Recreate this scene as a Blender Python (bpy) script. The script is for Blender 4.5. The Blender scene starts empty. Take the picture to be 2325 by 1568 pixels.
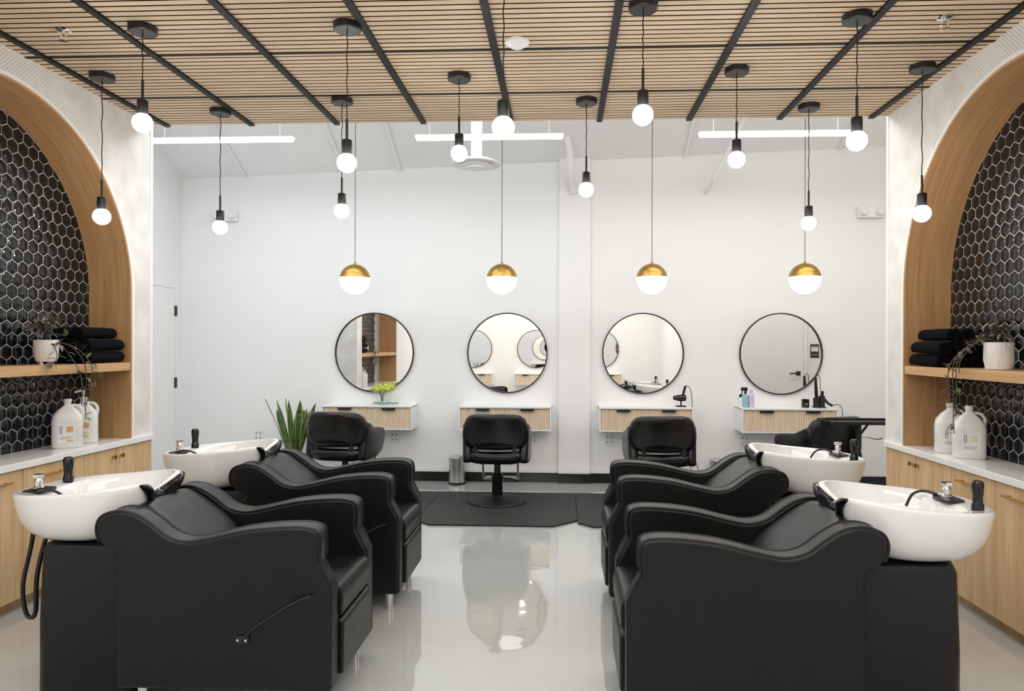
import bpy, bmesh, math, random
from mathutils import Vector, Matrix
random.seed(7)
sc = bpy.context.scene
pi = math.pi

# ------------------------------------------------------------------ materials
def S(r, g, b):
    def f(c):
        c /= 255.0
        return c/12.92 if c <= .04045 else ((c+.055)/1.055)**2.4
    return (f(r), f(g), f(b))

def mk(name, col, rough=.5, metal=0., var=.04, nscale=8, stretch=(1, 1, 1), bump=0., bscale=60, spec=.5,
       coat=0., trans=0., emit=None, es=0., ior=1.5, sheen=0., bump2=0., b2scale=5):
    m = bpy.data.materials.new(name); m.use_nodes = True
    nt = m.node_tree; N = nt.nodes; K = nt.links
    b = N["Principled BSDF"]
    tc = N.new("ShaderNodeTexCoord"); mp = N.new("ShaderNodeMapping")
    mp.inputs["Scale"].default_value = stretch
    K.new(tc.outputs["Object"], mp.inputs["Vector"])
    if var > 0:
        no = N.new("ShaderNodeTexNoise"); no.inputs["Scale"].default_value = nscale
        no.inputs["Detail"].default_value = 3
        K.new(mp.outputs[0], no.inputs["Vector"])
        cr = N.new("ShaderNodeValToRGB")
        cr.color_ramp.elements[0].position = .3; cr.color_ramp.elements[1].position = .7
        cr.color_ramp.elements[0].color = tuple(c*(1-var) for c in col)+(1,)
        cr.color_ramp.elements[1].color = tuple(min(1, c*(1+var)) for c in col)+(1,)
        K.new(no.outputs["Fac"], cr.inputs["Fac"]); K.new(cr.outputs[0], b.inputs["Base Color"])
    else:
        b.inputs["Base Color"].default_value = tuple(col)+(1,)
    b.inputs["Roughness"].default_value = rough
    b.inputs["Metallic"].default_value = metal
    b.inputs["Specular IOR Level"].default_value = spec
    b.inputs["Coat Weight"].default_value = coat
    b.inputs["Coat Roughness"].default_value = .05
    b.inputs["Transmission Weight"].default_value = trans
    b.inputs["IOR"].default_value = ior
    if emit:
        b.inputs["Emission Color"].default_value = tuple(emit)+(1,)
        b.inputs["Emission Strength"].default_value = es
    if bump > 0:
        n2 = N.new("ShaderNodeTexNoise"); n2.inputs["Scale"].default_value = bscale
        n2.inputs["Detail"].default_value = 2
        K.new(tc.outputs["Object"], n2.inputs["Vector"])
        bp = N.new("ShaderNodeBump"); bp.inputs["Strength"].default_value = bump
        bp.inputs["Distance"].default_value = .01
        K.new(n2.outputs["Fac"], bp.inputs["Height"]); K.new(bp.outputs[0], b.inputs["Normal"])
        if bump2 > 0:
            n3 = N.new("ShaderNodeTexNoise"); n3.inputs["Scale"].default_value = b2scale
            n3.inputs["Detail"].default_value = 2; n3.inputs["Distortion"].default_value = .6
            K.new(tc.outputs["Object"], n3.inputs["Vector"])
            bq = N.new("ShaderNodeBump"); bq.inputs["Strength"].default_value = bump2
            bq.inputs["Distance"].default_value = .02
            K.new(n3.outputs["Fac"], bq.inputs["Height"]); K.new(bq.outputs[0], bp.inputs["Normal"])
    return m

def wood(name, c1, c2, stretch, rough=.5):
    m = bpy.data.materials.new(name); m.use_nodes = True
    nt = m.node_tree; N = nt.nodes; K = nt.links; b = N["Principled BSDF"]
    tc = N.new("ShaderNodeTexCoord"); mp = N.new("ShaderNodeMapping")
    mp.inputs["Scale"].default_value = stretch
    K.new(tc.outputs["UV" if name.startswith("uv") else "Object"], mp.inputs["Vector"])
    n1 = N.new("ShaderNodeTexNoise"); n1.inputs["Scale"].default_value = 3.0
    n1.inputs["Detail"].default_value = 8; n1.inputs["Distortion"].default_value = .8
    K.new(mp.outputs[0], n1.inputs["Vector"])
    cr = N.new("ShaderNodeValToRGB")
    cr.color_ramp.elements[0].position = .32; cr.color_ramp.elements[1].position = .68
    cr.color_ramp.elements[0].color = tuple(c1)+(1,); cr.color_ramp.elements[1].color = tuple(c2)+(1,)
    K.new(n1.outputs["Fac"], cr.inputs["Fac"]); K.new(cr.outputs[0], b.inputs["Base Color"])
    b.inputs["Roughness"].default_value = rough
    bp = N.new("ShaderNodeBump"); bp.inputs["Strength"].default_value = .08; bp.inputs["Distance"].default_value = .005
    K.new(n1.outputs["Fac"], bp.inputs["Height"]); K.new(bp.outputs[0], b.inputs["Normal"])
    return m

M_wall = mk("white_paint", (.84, .84, .84), .6, var=.01, nscale=2)
M_cream = mk("cream_paint", (.84, .83, .79), .6, var=.01, nscale=2)
M_deck = mk("deck_paint", (.84, .84, .84), .7, var=.02, nscale=3)
M_white = mk("white_lacquer", (.85, .85, .84), .35, var=.01)
M_quartz = mk("quartz", (.86, .86, .85), .12, var=.04, nscale=3)
M_black = mk("black_metal", (.010, .010, .011), .4, var=.1)
M_rail = mk("black_rail", (.007, .007, .007), .5, var=.1, spec=.2)
M_groove = mk("groove_black", (.020, .014, .011), .8, var=.1, spec=.1)
M_blackgl = mk("black_gloss", (.006, .006, .007), .15, var=.1)
M_base = mk("black_chair_base", (.008, .008, .009), .45, var=.1, spec=.3)
M_leather = mk("black_leather", (.0045, .0045, .005), .38, var=.15, nscale=5, bump=.08, bscale=420, spec=.36, bump2=.22, b2scale=5)
M_leather2 = mk("black_leather_shiny", (.004, .004, .0045), .27, var=.1, nscale=5, bump=.05, bscale=300, spec=.42, bump2=.15, b2scale=6)
M_rubber = mk("rubber_mat", (.030, .030, .031), .6, var=.15, nscale=20, bump=.2, bscale=200, spec=.3)
M_cer = mk("ceramic", (.84, .84, .83), .06, var=.005, coat=.6)
M_chrome = mk("chrome", (.8, .8, .8), .12, 1.0, var=.03)
M_steel = mk("brushed_steel", (.6, .6, .6), .28, 1.0, var=.06, stretch=(1, 1, 30))
M_brass = mk("brass", S(190, 145, 70), .25, 1.0, var=.05)
M_gold = mk("gold_satin", S(180, 144, 76), .36, 1.0, var=.06)
M_bulb = mk("bulb_glow", (1, 1, 1), .3, var=0, emit=(1, .97, .92), es=55)
M_opal = mk("opal_glass", (.95, .95, .95), .2, var=0, emit=(1, .99, .97), es=1.3)
M_led = mk("led_glow", (1, 1, 1), .3, var=0, emit=(1, .99, .97), es=6)
M_mirror = mk("mirror_silver", (.97, .97, .96), .0, 1.0, var=0)
M_tile = mk("black_tile", (.005, .007, .009), .06, var=.5, nscale=6, bump=.4, bscale=20)
M_grout = mk("grout", (.46, .46, .45), .8, var=.05)
M_oak = wood("oak_vertical", S(198, 162, 118), S(220, 188, 147), (9, 9, .55))
M_oakuv = wood("uv_oak_arch", S(172, 129, 86), S(195, 153, 108), (.6, 14, 1))
M_shelf = wood("oak_shelf", S(188, 146, 100), S(208, 168, 122), (9, .6, 9))
M_slat = wood("oak_slat", S(200, 174, 144), S(222, 198, 170), (.5, 7, 7), .6)
M_flute = wood("oak_fluted", S(222, 202, 176), S(236, 218, 194), (9, 9, .8))
M_pot = mk("white_pot", (.8, .79, .76), .5, var=.04, bump=.5, bscale=30)
M_soil = mk("soil", (.03, .02, .015), .9, var=.3)
M_plastic = mk("white_plastic", (.80, .80, .79), .3, var=.01)
M_towel = mk("black_towel", (.004, .005, .008), .95, var=.3, nscale=40, bump=.9, bscale=260, spec=.1)
M_purple = mk("purple_leaf", (.13, .11, .105), .45, var=.6, nscale=25)
M_stem = mk("stem", (.09, .07, .06), .6, var=.3)
M_snake = mk("snake_leaf", (.06, .12, .035), .4, var=.5, nscale=6, stretch=(1, 1, 6))
M_snakee = mk("snake_leaf_edge", (.34, .38, .12), .4, var=.1)
M_flower = mk("hydrangea", (.52, .60, .09), .6, var=.3, nscale=60)
M_green = mk("leaf_green", (.1, .2, .04), .5, var=.3)
M_glass = mk("clear_glass", (.95, .97, .97), .02, var=0, trans=1.0, ior=1.45)
M_teal = mk("teal_glass", (.25, .48, .45), .1, var=.2, trans=.3)
M_blue = mk("blue_liquid", (.35, .62, .75), .15, var=.05, trans=.3)
M_lav = mk("lavender_plastic", (.62, .55, .75), .25, var=.05)
M_lab = mk("label_grey", (.22, .22, .23), .5, var=.1)
M_orange = mk("label_orange", (.75, .42, .18), .5, var=.1)
M_yel = mk("label_yellow", (.80, .74, .48), .5, var=.1)
M_grey = mk("grey_plastic", (.3, .3, .3), .5, var=.05)

# epoxy floor
M_floor = bpy.data.materials.new("epoxy_floor"); M_floor.use_nodes = True
nt = M_floor.node_tree; N = nt.nodes; K = nt.links; b = N["Principled BSDF"]
tc = N.new("ShaderNodeTexCoord"); n1 = N.new("ShaderNodeTexNoise"); n1.inputs["Scale"].default_value = .9
n1.inputs["Detail"].default_value = 5
K.new(tc.outputs["Object"], n1.inputs["Vector"])
cr = N.new("ShaderNodeValToRGB")
cr.color_ramp.elements[0].color = (.44, .452, .435, 1); cr.color_ramp.elements[1].color = (.51, .522, .505, 1)
cr.color_ramp.elements[0].position = .3; cr.color_ramp.elements[1].position = .7
K.new(n1.outputs["Fac"], cr.inputs[0]); K.new(cr.outputs[0], b.inputs["Base Color"])
b.inputs["Roughness"].default_value = .05; b.inputs["Coat Weight"].default_value = .8; b.inputs["Coat Roughness"].default_value = .02
n2 = N.new("ShaderNodeTexNoise"); n2.inputs["Scale"].default_value = 6; n2.inputs["Detail"].default_value = 1
K.new(tc.outputs["Object"], n2.inputs["Vector"])
bp = N.new("ShaderNodeBump"); bp.inputs["Strength"].default_value = .10; bp.inputs["Distance"].default_value = .01
K.new(n2.outputs["Fac"], bp.inputs["Height"]); K.new(bp.outputs[0], b.inputs["Normal"]); K.new(bp.outputs[0], b.inputs["Coat Normal"])

# woven perforated white panel
M_cane = bpy.data.materials.new("white_woven_cane"); M_cane.use_nodes = True
nt = M_cane.node_tree; N = nt.nodes; K = nt.links; b = N["Principled BSDF"]
tc = N.new("ShaderNodeTexCoord"); sp = N.new("ShaderNodeSeparateXYZ"); K.new(tc.outputs["Object"], sp.inputs[0])
def mth(op, a, bb=None):
    n = N.new("ShaderNodeMath"); n.operation = op
    for i, v in enumerate((a, bb)):
        if v is None: continue
        if isinstance(v, (int, float)): n.inputs[i].default_value = v
        else: K.new(v, n.inputs[i])
    return n.outputs[0]
kk = 2*pi/.024
sy = mth("SINE", mth("MULTIPLY", sp.outputs[1], kk)); sz = mth("SINE", mth("MULTIPLY", sp.outputs[2], kk))
pr = mth("MULTIPLY", sy, sz); hole = mth("GREATER_THAN", pr, .22)
cb = N.new("ShaderNodeTexNoise"); cb.inputs["Scale"].default_value = 7; cb.inputs["Detail"].default_value = 1; K.new(tc.outputs["Object"], cb.inputs["Vector"])
pat = mth("MULTIPLY", hole, mth("MULTIPLY", mth("MAXIMUM", mth("SUBTRACT", cb.outputs["Fac"], .28), 0.0), 2.6))
mx = N.new("ShaderNodeMixRGB"); K.new(pat, mx.inputs[0])
mx.inputs[1].default_value = (.80, .775, .745, 1); mx.inputs[2].default_value = (.48, .42, .38, 1)
K.new(mx.outputs[0], b.inputs["Base Color"]); b.inputs["Roughness"].default_value = .6
bp = N.new("ShaderNodeBump"); bp.inputs["Strength"].default_value = .3; bp.inputs["Distance"].default_value = .002
K.new(mth("SUBTRACT", 1.0, hole), bp.inputs["Height"]); K.new(bp.outputs[0], b.inputs["Normal"])

# ------------------------------------------------------------------ mesh pieces
def box(x0, x1, y0, y1, z0, z1):
    v = [(x, y, z) for x in (x0, x1) for y in (y0, y1) for z in (z0, z1)]
    f = [(0, 1, 3, 2), (4, 6, 7, 5), (0, 4, 5, 1), (2, 3, 7, 6), (0, 2, 6, 4), (1, 5, 7, 3)]
    return v, f

def loft(rings, cap0=True, cap1=True, closed=True):
    n = len(rings[0]); v = []; f = []
    for r in rings: v += [tuple(p) for p in r]
    for i in range(len(rings)-1):
        for j in range(n if closed else n-1):
            k = (j+1) % n
            f.append((i*n+j, i*n+k, (i+1)*n+k, (i+1)*n+j))
    if cap0: f.append(tuple(range(n)))
    if cap1: f.append(tuple((len(rings)-1)*n+j for j in range(n)))
    return v, f

def lathe(prof, n=32, c=(0, 0, 0)):
    rings = [[(c[0]+r*math.cos(2*pi*j/n), c[1]+r*math.sin(2*pi*j/n), c[2]+z) for j in range(n)] for r, z in prof]
    return loft(rings, prof[0][0] > 1e-5, prof[-1][0] > 1e-5)

def cyl(p0, p1, r0, r1=None, n=20):
    return tube([p0, p1], r0, n, r1)

def tube(pts, r, n=10, r1=None):
    pts = [Vector(p) for p in pts]; rings = []; up = None
    for i, p in enumerate(pts):
        t = (pts[min(i+1, len(pts)-1)]-pts[max(i-1, 0)]).normalized()
        if up is None:
            up = t.orthogonal().normalized()
        else:
            up = (up - t*up.dot(t)).normalized()
        bn = t.cross(up)
        rr = r if r1 is None else r+(r1-r)*i/(len(pts)-1)
        rings.append([p+up*math.cos(2*pi*j/n)*rr+bn*math.sin(2*pi*j/n)*rr for j in range(n)])
    return loft(rings)

def prism(poly, axis, a, b_):
    def mkp(u, w, t):
        return {'x': (t, u, w), 'y': (u, t, w), 'z': (u, w, t)}[axis]
    return loft([[mkp(u, w, a) for u, w in poly], [mkp(u, w, b_) for u, w in poly]])

def cat(pts, n=6, closed=False):
    P_ = [Vector(p) for p in pts]; out = []
    m = len(P_)
    for i in range(m if closed else m-1):
        if closed: a, b1, c, d = P_[(i-1) % m], P_[i], P_[(i+1) % m], P_[(i+2) % m]
        else: a, b1, c, d = P_[max(i-1, 0)], P_[i], P_[i+1], P_[min(i+2, m-1)]
        for k in range(n):
            t = k/n
            out.append(.5*((2*b1)+(c-a)*t+(2*a-5*b1+4*c-d)*t*t+(3*b1-a-3*c+d)*t**3))
    if not closed: out.append(P_[-1])
    return out

def tf(piece, mat):
    return [tuple(mat @ Vector(v)) for v in piece[0]], piece[1]
def mv(piece, x=0, y=0, z=0): return tf(piece, Matrix.Translation((x, y, z)))
def rot(piece, ang, ax): return tf(piece, Matrix.Rotation(ang, 4, ax))

def sphere(c, r, n=20, m=12, sc_=(1, 1, 1)):
    prof = [(math.sin(pi*i/m), -math.cos(pi*i/m)) for i in range(m+1)]
    rings = [[(c[0]+r*a*math.cos(2*pi*j/n)*sc_[0], c[1]+r*a*math.sin(2*pi*j/n)*sc_[1], c[2]+r*z*sc_[2]) for j in range(n)] for a, z in prof]
    return loft(rings, False, False)

def P(name, parent, mat, pieces, bevel=0., seg=2, smooth=40, loc=(0, 0, 0), label=None, subsurf=0, mats=None):
    if isinstance(pieces, tuple): pieces = [pieces]
    V = []; F = []; MI = []
    for i, pc in enumerate(pieces):
        o = len(V); V += pc[0]; F += [tuple(q+o for q in f) for f in pc[1]]
        MI += [(mats[i] if mats else 0)]*len(pc[1])
    me = bpy.data.meshes.new(name); me.from_pydata(V, [], F)
    me.polygons.foreach_set("material_index", MI)
    bm = bmesh.new(); bm.from_mesh(me)
    bmesh.ops.remove_doubles(bm, verts=bm.verts, dist=1e-5)
    bmesh.ops.recalc_face_normals(bm, faces=bm.faces)
    bm.to_mesh(me); bm.free()
    me.polygons.foreach_set("use_smooth", [smooth > 0]*len(me.polygons))
    for mm in (mat if isinstance(mat, (list, tuple)) else [mat]): me.materials.append(mm)
    if smooth > 0 and not bevel: me.set_sharp_from_angle(angle=math.radians(smooth))
    ob = bpy.data.objects.new(name, me); sc.collection.objects.link(ob)
    ob.location = loc
    if parent: ob.parent = parent
    if bevel:
        md = ob.modifiers.new("bevel", "BEVEL"); md.width = bevel; md.segments = seg
        md.limit_method = 'ANGLE'; md.angle_limit = math.radians(35); md.harden_normals = True
    if subsurf:
        md = ob.modifiers.new("sub", "SUBSURF"); md.levels = subsurf; md.render_levels = subsurf
    if label: ob["label"] = label
    return ob

def meta(o, label, cat_, group=None):
    o["label"] = label; o["category"] = cat_
    if group: o["group"] = group
    return o
def thing(name, label, cat_, loc=(0, 0, 0), rz=0, group=None):
    o = bpy.data.objects.new(name, None); sc.collection.objects.link(o)
    o.empty_display_size = .1; o.location = loc; o.rotation_euler[2] = rz
    return meta(o, label, cat_, group)
def struct(name, mat, pieces, **k):
    o = P(name, None, mat, pieces, **k); o["kind"] = "structure"; return o
def dup(o, loc, rz=None, label=None):
    def rec(s, par):
        c = s.copy(); sc.collection.objects.link(c)
        if par: c.parent = par
        for ch in s.children: rec(ch, c)
        return c
    c = rec(o, None); c.location = loc
    if rz is not None: c.rotation_euler[2] = rz
    if label: c["label"] = label
    return c

# ------------------------------------------------------------------ room
XL, XR, YE, YB, ZC = -2.965, 2.235, 4.97, 7.54, 3.044
XBL, XBR = -4.16, 4.2
def zd(x, y=7.54): return 3.27+.037*(x-XBL)+.5*(YB-y)
struct("floor", M_floor, box(XBL-.1, XBR+.1, -1.1, YB+.1, -.1, 0), smooth=0)
struct("wall_back", M_wall, [prism([(XBL, 0), (XBR, 0), (XBR, zd(XBR)), (XBL, zd(XBL))], 'y', YB, YB+.1)], smooth=0)
struct("trim_1", M_wall, prism([(-.03, 0), (.30, 0), (.30, zd(.30)+.02), (-.03, zd(-.03)+.02)], 'y', YB-.04, YB), smooth=0)
struct("wall_left", M_wall, box(XBL-.1, XBL, YE, YB, 0, 4.6), smooth=0)
struct("wall_right", M_cream, box(XBR, XBR+.1, YE, YB, 0, 4.9), smooth=0)
struct("wall_front", M_cream, box(XL, XR, -1.1, -1.0, 0, ZC), smooth=0)
y0_, y1_ = YE-.1, YB+.1
xa, xb = XBL-.1, XBR+.1
struct("ceiling_deck", M_deck, loft([[(xa, y0_, zd(xa, y0_)), (xb, y0_, zd(xb, y0_)), (xb, y1_, zd(xb, y1_)), (xa, y1_, zd(xa, y1_))],
                                      [(xa, y0_, zd(xa, y0_)+.1), (xb, y0_, zd(xb, y0_)+.1), (xb, y1_, zd(xb, y1_)+.1), (xa, y1_, zd(xa, y1_)+.1)]]), smooth=0)
struct("wall_left_return", M_cream, box(XBL, XL-.36, YE-.1, YE, 0, 4.8), smooth=0)
struct("wall_right_return", M_cream, box(XR+.36, XBR, YE-.1, YE, 0, 4.95), smooth=0)
struct("wall_upper", M_wall, box(XL-.36, XR+.36, YE-.1, YE-.02, ZC+.052, 4.9), smooth=0)
struct("baseboard_back", M_blackgl, [box(XBL, -.03, YB-.015, YB, 0, .10), box(.30, XBR, YB-.015, YB, 0, .10), box(-.045, .315, YB-.055, YB-.04, 0, .10)], smooth=0)
struct("baseboard_left", M_blackgl, box(XBL, XBL+.015, YE, 6.45, 0, .10), smooth=0)

def arch_pts(R, yc, zc, n=48):
    return [(yc+R*math.cos(a), zc+R*math.sin(a)) for a in [pi*i/n for i in range(n+1)]]
YC, ZCC, RA, ZT = 3.63, 1.79, 1.10, .815
for side, X, sg in (("left", XL, -1), ("right", XR, 1)):
    struct("wall_%s_plain" % side, M_wall, box(*sorted((X, X+sg*.30)), -1.0, 2.5, 0, ZC), smooth=0)
    poly = [(2.5, ZC), (YE, ZC), (YE, ZT), (YC+RA, ZT)] + arch_pts(RA, YC, ZCC) + [(YC-RA, ZT), (2.5, ZT)]
    struct("wall_%s_arch" % side, M_cane, prism(poly, 'x', X, X+sg*.30), smooth=0)
    struct("wall_%s_tile" % side, M_grout, box(min(X+sg*.30, X+sg*.36), max(X+sg*.30, X+sg*.36), 2.4, YE, 0, ZC), smooth=0)
    e = .004
    outer = arch_pts(RA+.022, YC, ZCC); inner = arch_pts(RA, YC, ZCC)
    ring = [(YC+RA+.022, ZT)]+outer+[(YC-RA-.022, ZT), (YC-RA, ZT)]+inner[::-1]+[(YC+RA, ZT)]
    struct("trim_%d" % (2 if sg < 0 else 3), M_white, [prism(ring, 'x', X, X-sg*e), box(*sorted((X, X-sg*e)), YE-.03, YE, ZT, ZC)], smooth=0)
    path = [(YC+RA, ZT+(ZCC-ZT)*i/6) for i in range(6)] + arch_pts(RA, YC, ZCC, 64) + [(YC-RA, ZCC-(ZCC-ZT)*i/6) for i in range(1, 7)]
    def off(p, d):
        y, z = p
        if z <= ZCC+1e-6: return (y-d if y > YC else y+d, z)
        v = Vector((y-YC, z-ZCC)).normalized(); return (y-v.x*d, z-v.y*d)
    me = bpy.data.meshes.new("trim_lining"); V = []; F = []
    for p in path:
        q = off(p, .014)
        V += [(X-sg*.001, q[0], q[1]), (X+sg*.298, q[0], q[1]), (X-sg*.001, p[0], p[1])]
    for i in range(len(path)-1):
        F += [(3*i, 3*i+1, 3*i+4, 3*i+3), (3*i, 3*i+3, 3*i+5, 3*i+2)]
    me.from_pydata(V, [], F); me.materials.append(M_oakuv)
    uv = me.uv_layers.new(name="UVMap"); L_ = [0]
    for i in range(1, len(path)): L_.append(L_[-1]+math.hypot(path[i][0]-path[i-1][0], path[i][1]-path[i-1][1]))
    for poly_ in me.polygons:
        for li in poly_.loop_indices:
            vi = me.loops[li].vertex_index
            uv.data[li].uv = (L_[vi//3], (.3 if vi % 3 == 1 else 0)+(.01 if vi % 3 == 2 else 0))
        poly_.use_smooth = True
    me.set_sharp_from_angle(angle=.6)
    ob = bpy.data.objects.new("trim_%d" % (4 if sg < 0 else 5), me); sc.collection.objects.link(ob); ob["kind"] = "structure"
    # hexagonal tiles
    R = .048; rt = R-.0031; tiles = []
    dy, dz = math.sqrt(3)*R, 1.5*R
    row = 0; z = ZT+.02
    while z < 2.95:
        y = 2.5+(dy/2 if row % 2 else 0)
        while y < 4.8:
            ok = abs(y-YC) < RA+.03 if z < ZCC else math.hypot(y-YC, z-ZCC) < RA+.03
            if ok and y > 2.9:
                ta, tb = random.gauss(0, .015), random.gauss(0, .015)
                V = []
                for rr, h in ((rt, 0), (rt-.0005, .0018), (rt-.004, .0030)):
                    for k in range(6):
                        a = pi/6+k*pi/3
                        yy, zz = rr*math.cos(a), rr*math.sin(a)
                        V.append((X+sg*(.30-h-(ta*yy+tb*zz if h > 0 else 0)), y+yy, z+zz))
                F = [(k, (k+1) % 6, 6+(k+1) % 6, 6+k) for k in range(6)]+[(6+k, 6+(k+1) % 6, 12+(k+1) % 6, 12+k) for k in range(6)]+[tuple(range(12, 18))]
                tiles.append((V, F))
            y += dy
        z += dz; row += 1
    struct("wall_%s_hexagon_tile" % side, M_tile, tiles, smooth=25)
    st = P("countertop", None, M_quartz, box(*sorted((X-sg*.02, X+sg*.293)), 2.5, YE, ZT-.04, ZT-.0005), bevel=.004)
    meta(st, "long white quartz worktop over oak cabinets in arched niche", "countertop", "quartz worktops")
    sh = P("wall_shelf", None, M_shelf, box(*sorted((X+sg*.002, X+sg*.29)), YC-RA+.014, YC+RA-.014, 1.28, 1.335), bevel=.003)
    meta(sh, "thick oak shelf spanning the arched tiled niche", "shelf", "niche shelves")

# slatted ceiling: wood-faced slats with dark sides over a dark backing
sl = []; dk = []
ybars = [4.41-.65*i for i in range(9)]
edges = [YE]+ybars+[-1.0]
for i in range(len(edges)-1):
    y1, y0 = edges[i], edges[i+1]; n = max(1, round((y1-y0)/.050)); pth = (y1-y0)/n
    for k in range(n):
        a, b_ = y0+k*pth+.0062, y0+(k+1)*pth-.0062
        sl.append(box(XL, XR, a, b_, ZC, ZC+.0012))
        dk.append(box(XL, XR, a+.0002, b_-.0002, ZC+.0012, ZC+.016))
struct("ceiling", [M_slat, M_groove], sl+dk+[box(XL, XR, -1.0, YE-.004, ZC+.016, ZC+.05)], mats=[0]*len(sl)+[1]*(len(dk)+1), smooth=0)
rails = []
for i in range(9):
    x = -2.85+.622*i; rails.append(box(x-.019, x+.019, -1.0, YE, ZC-.014, ZC-.0005))
for y in ybars: rails.append(box(XL, XR, y-.012, y+.012, ZC-.004, ZC-.0005))
struct("trim_6", M_rail, rails, smooth=0)
js = []
for x in (-3.45, -2.35, -1.75, 1.3, 2.9):
    ya, yb = 5.6, YB-.02
    js.append(loft([[(x-.015, ya, zd(x, ya)-.03), (x+.015, ya, zd(x, ya)-.03), (x+.015, ya, zd(x, ya)-.002), (x-.015, ya, zd(x, ya)-.002)],
                    [(x-.015, yb, zd(x, yb)-.03), (x+.015, yb, zd(x, yb)-.03), (x+.015, yb, zd(x, yb)-.002), (x-.015, yb, zd(x, yb)-.002)]]))
struct("trim_7", M_deck, js, smooth=0)
pp = P("ceiling_pipe", None, M_deck, [tube(cat([(.02, 7.18, zd(.02, 7.18)-.01), (.055, 7.2, 3.55), (.08, 7.22, 3.4), (.085, 7.3, 3.25), (.10, YB-.10, 3.14), (.12, YB-.055, 3.08)], 5), .034, 14)])
meta(pp, "white painted bent pipe under the open ceiling", "pipe")
br = P("ceiling_brace", None, M_white, [cyl((1.82, 6.9, zd(1.82, 6.9)-.02), (1.55, 7.3, 3.16), .02, n=12), cyl((1.55, 7.3, 3.17), (1.52, YB, 3.08), .02, n=12)])
meta(br, "white diagonal steel brace near the ceiling", "brace")

# doors
def door(name, origin, rz, w=.9, hinge_right=True):
    t = bpy.data.objects.new(name, None); sc.collection.objects.link(t); t["kind"] = "structure"
    t.location = origin; t.rotation_euler[2] = rz
    P("door_panel", t, M_white, box(-w/2, w/2, -.012, -.001, .01, 2.06), bevel=.003)
    P("door_frame", t, M_white, [box(-w/2-.05, -w/2-.003, -.012, -.001, 0, 2.11), box(w/2+.003, w/2+.05, -.012, -.001, 0, 2.11), box(-w/2-.003, w/2+.003, -.012, -.001, 2.063, 2.11)], smooth=0)
    s = 1 if hinge_right else -1
    for z in (.27, 1.05, 1.82):
        P("hinge", t, M_black, box(*sorted((s*(w/2-.016), s*(w/2+.024))), -.024, -.012, z-.055, z+.055), bevel=.002)
    P("door_handle", t, M_black, [cyl((-s*(w/2-.07), -.012, 1.08), (-s*(w/2-.07), -.05, 1.08), .012), cyl((-s*(w/2-.07), -.05, 1.08), (-s*(w/2-.2), -.05, 1.08), .009), box(-s*(w/2-.07)-.03, -s*(w/2-.07)+.03, -.018, -.012, 1.05, 1.11)], bevel=0)
    return t
door("door_1", (XBL, 6.93, 0), pi/2, .9, True)
door("door_2", (2.94, YE, 0), pi, .9, True)
sg_ = thing("restroom_sign", "small black restroom sign with white pictograms on cream wall", "sign", (3.55, YE+.001, 1.30), pi)
P("sign_plate", sg_, M_black, box(-.06, .06, -.006, 0, 0, .19), bevel=.003)
def fig(x, skirt):
    z0 = .085
    body = [(-.012, 0), (-.012, .03), (-.018, .06), (.018, .06), (.012, .03), (.012, 0)] if not skirt else [(-.008, 0), (-.008, .012), (-.022, .012), (-.01, .06), (.01, .06), (.022, .012), (.008, .012), (.008, 0)]
    return [prism([(x+a, z0+c) for a, c in body], 'y', -.008, -.006), rot(mv(lathe([(0, 0), (.009, 0), (.009, .002), (0, .002)], 16), 0, 0, 0), pi/2, 'X')]
for x, s in ((-.032, False), (.0, True), (.034, False)):
    a, h = fig(x, s); P("sign_pictogram", sg_, M_white, [a, mv(h, x, -.006, .158)])
cu = bpy.data.curves.new("sign_text", 'FONT'); cu.body = "RESTROOM"; cu.size = .019; cu.align_x = 'CENTER'; cu.extrude = .0006
to = bpy.data.objects.new("sign_text", cu); sc.collection.objects.link(to); to.parent = sg_
to.location = (0, -.0068, .035); to.rotation_euler = (pi/2, 0, 0); cu.materials.append(M_white)
bpy.context.view_layer.update()
dg = bpy.context.evaluated_depsgraph_get()
tm = bpy.data.meshes.new_from_object(to.evaluated_get(dg)); to2 = bpy.data.objects.new("sign_lettering", tm)
sc.collection.objects.link(to2); to2.parent = sg_; to2.location = to.location; to2.rotation_euler = to.rotation_euler
bpy.data.objects.remove(to)

# ------------------------------------------------------------------ side cabinets
def base_cabinet(X, sg, y0, y1, knobs):
    t = thing("base_cabinet", "light oak base cabinet with %s" % ("brass knobs on paired doors" if knobs else "brass bar pulls"), "cabinet", (X, (y0+y1)/2, 0), 0, "oak niche cabinets")
    w = (y1-y0)/2
    P("cabinet_body", t, M_oak, [box(*sorted((sg*.02, sg*.29)), -w+.001, w-.001, .06, ZT-.042), box(*sorted((sg*.06, sg*.28)), -w+.001, w-.001, 0, .06)], smooth=0)
    for s in (-1, 1):
        d = P("door", t, M_oak, box(*sorted((0, sg*.019)), *sorted((s*.002, s*(w-.002))), .065, ZT-.046), bevel=.0015)
        if knobs:
            c = (-sg*.0, s*.04, .715)
            k = tf(lathe([(0, 0), (.006, 0), (.006, .012), (.014, .016), (.014, .024), (0, .026)], 16), Matrix.Translation(c) @ Matrix.Rotation(-sg*pi/2, 4, 'Y'))
            P("knob", d, M_brass, k)
        else:
            yc = s*w/2
            P("handle", d, M_brass, [cyl((-sg*.03, yc-.10, .715), (-sg*.03, yc+.10, .715), .006, n=12), cyl((0, yc-.075, .715), (-sg*.03, yc-.075, .715), .005, n=10), cyl((0, yc+.075, .715), (-sg*.03, yc+.075, .715), .005, n=10)])
for X, sg in ((XL, -1), (XR, 1)):
    base_cabinet(X, sg, 4.16, YE, True)
    base_cabinet(X, sg, 3.34, 4.16, False)
    base_cabinet(X, sg, 2.52, 3.34, False)

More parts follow.
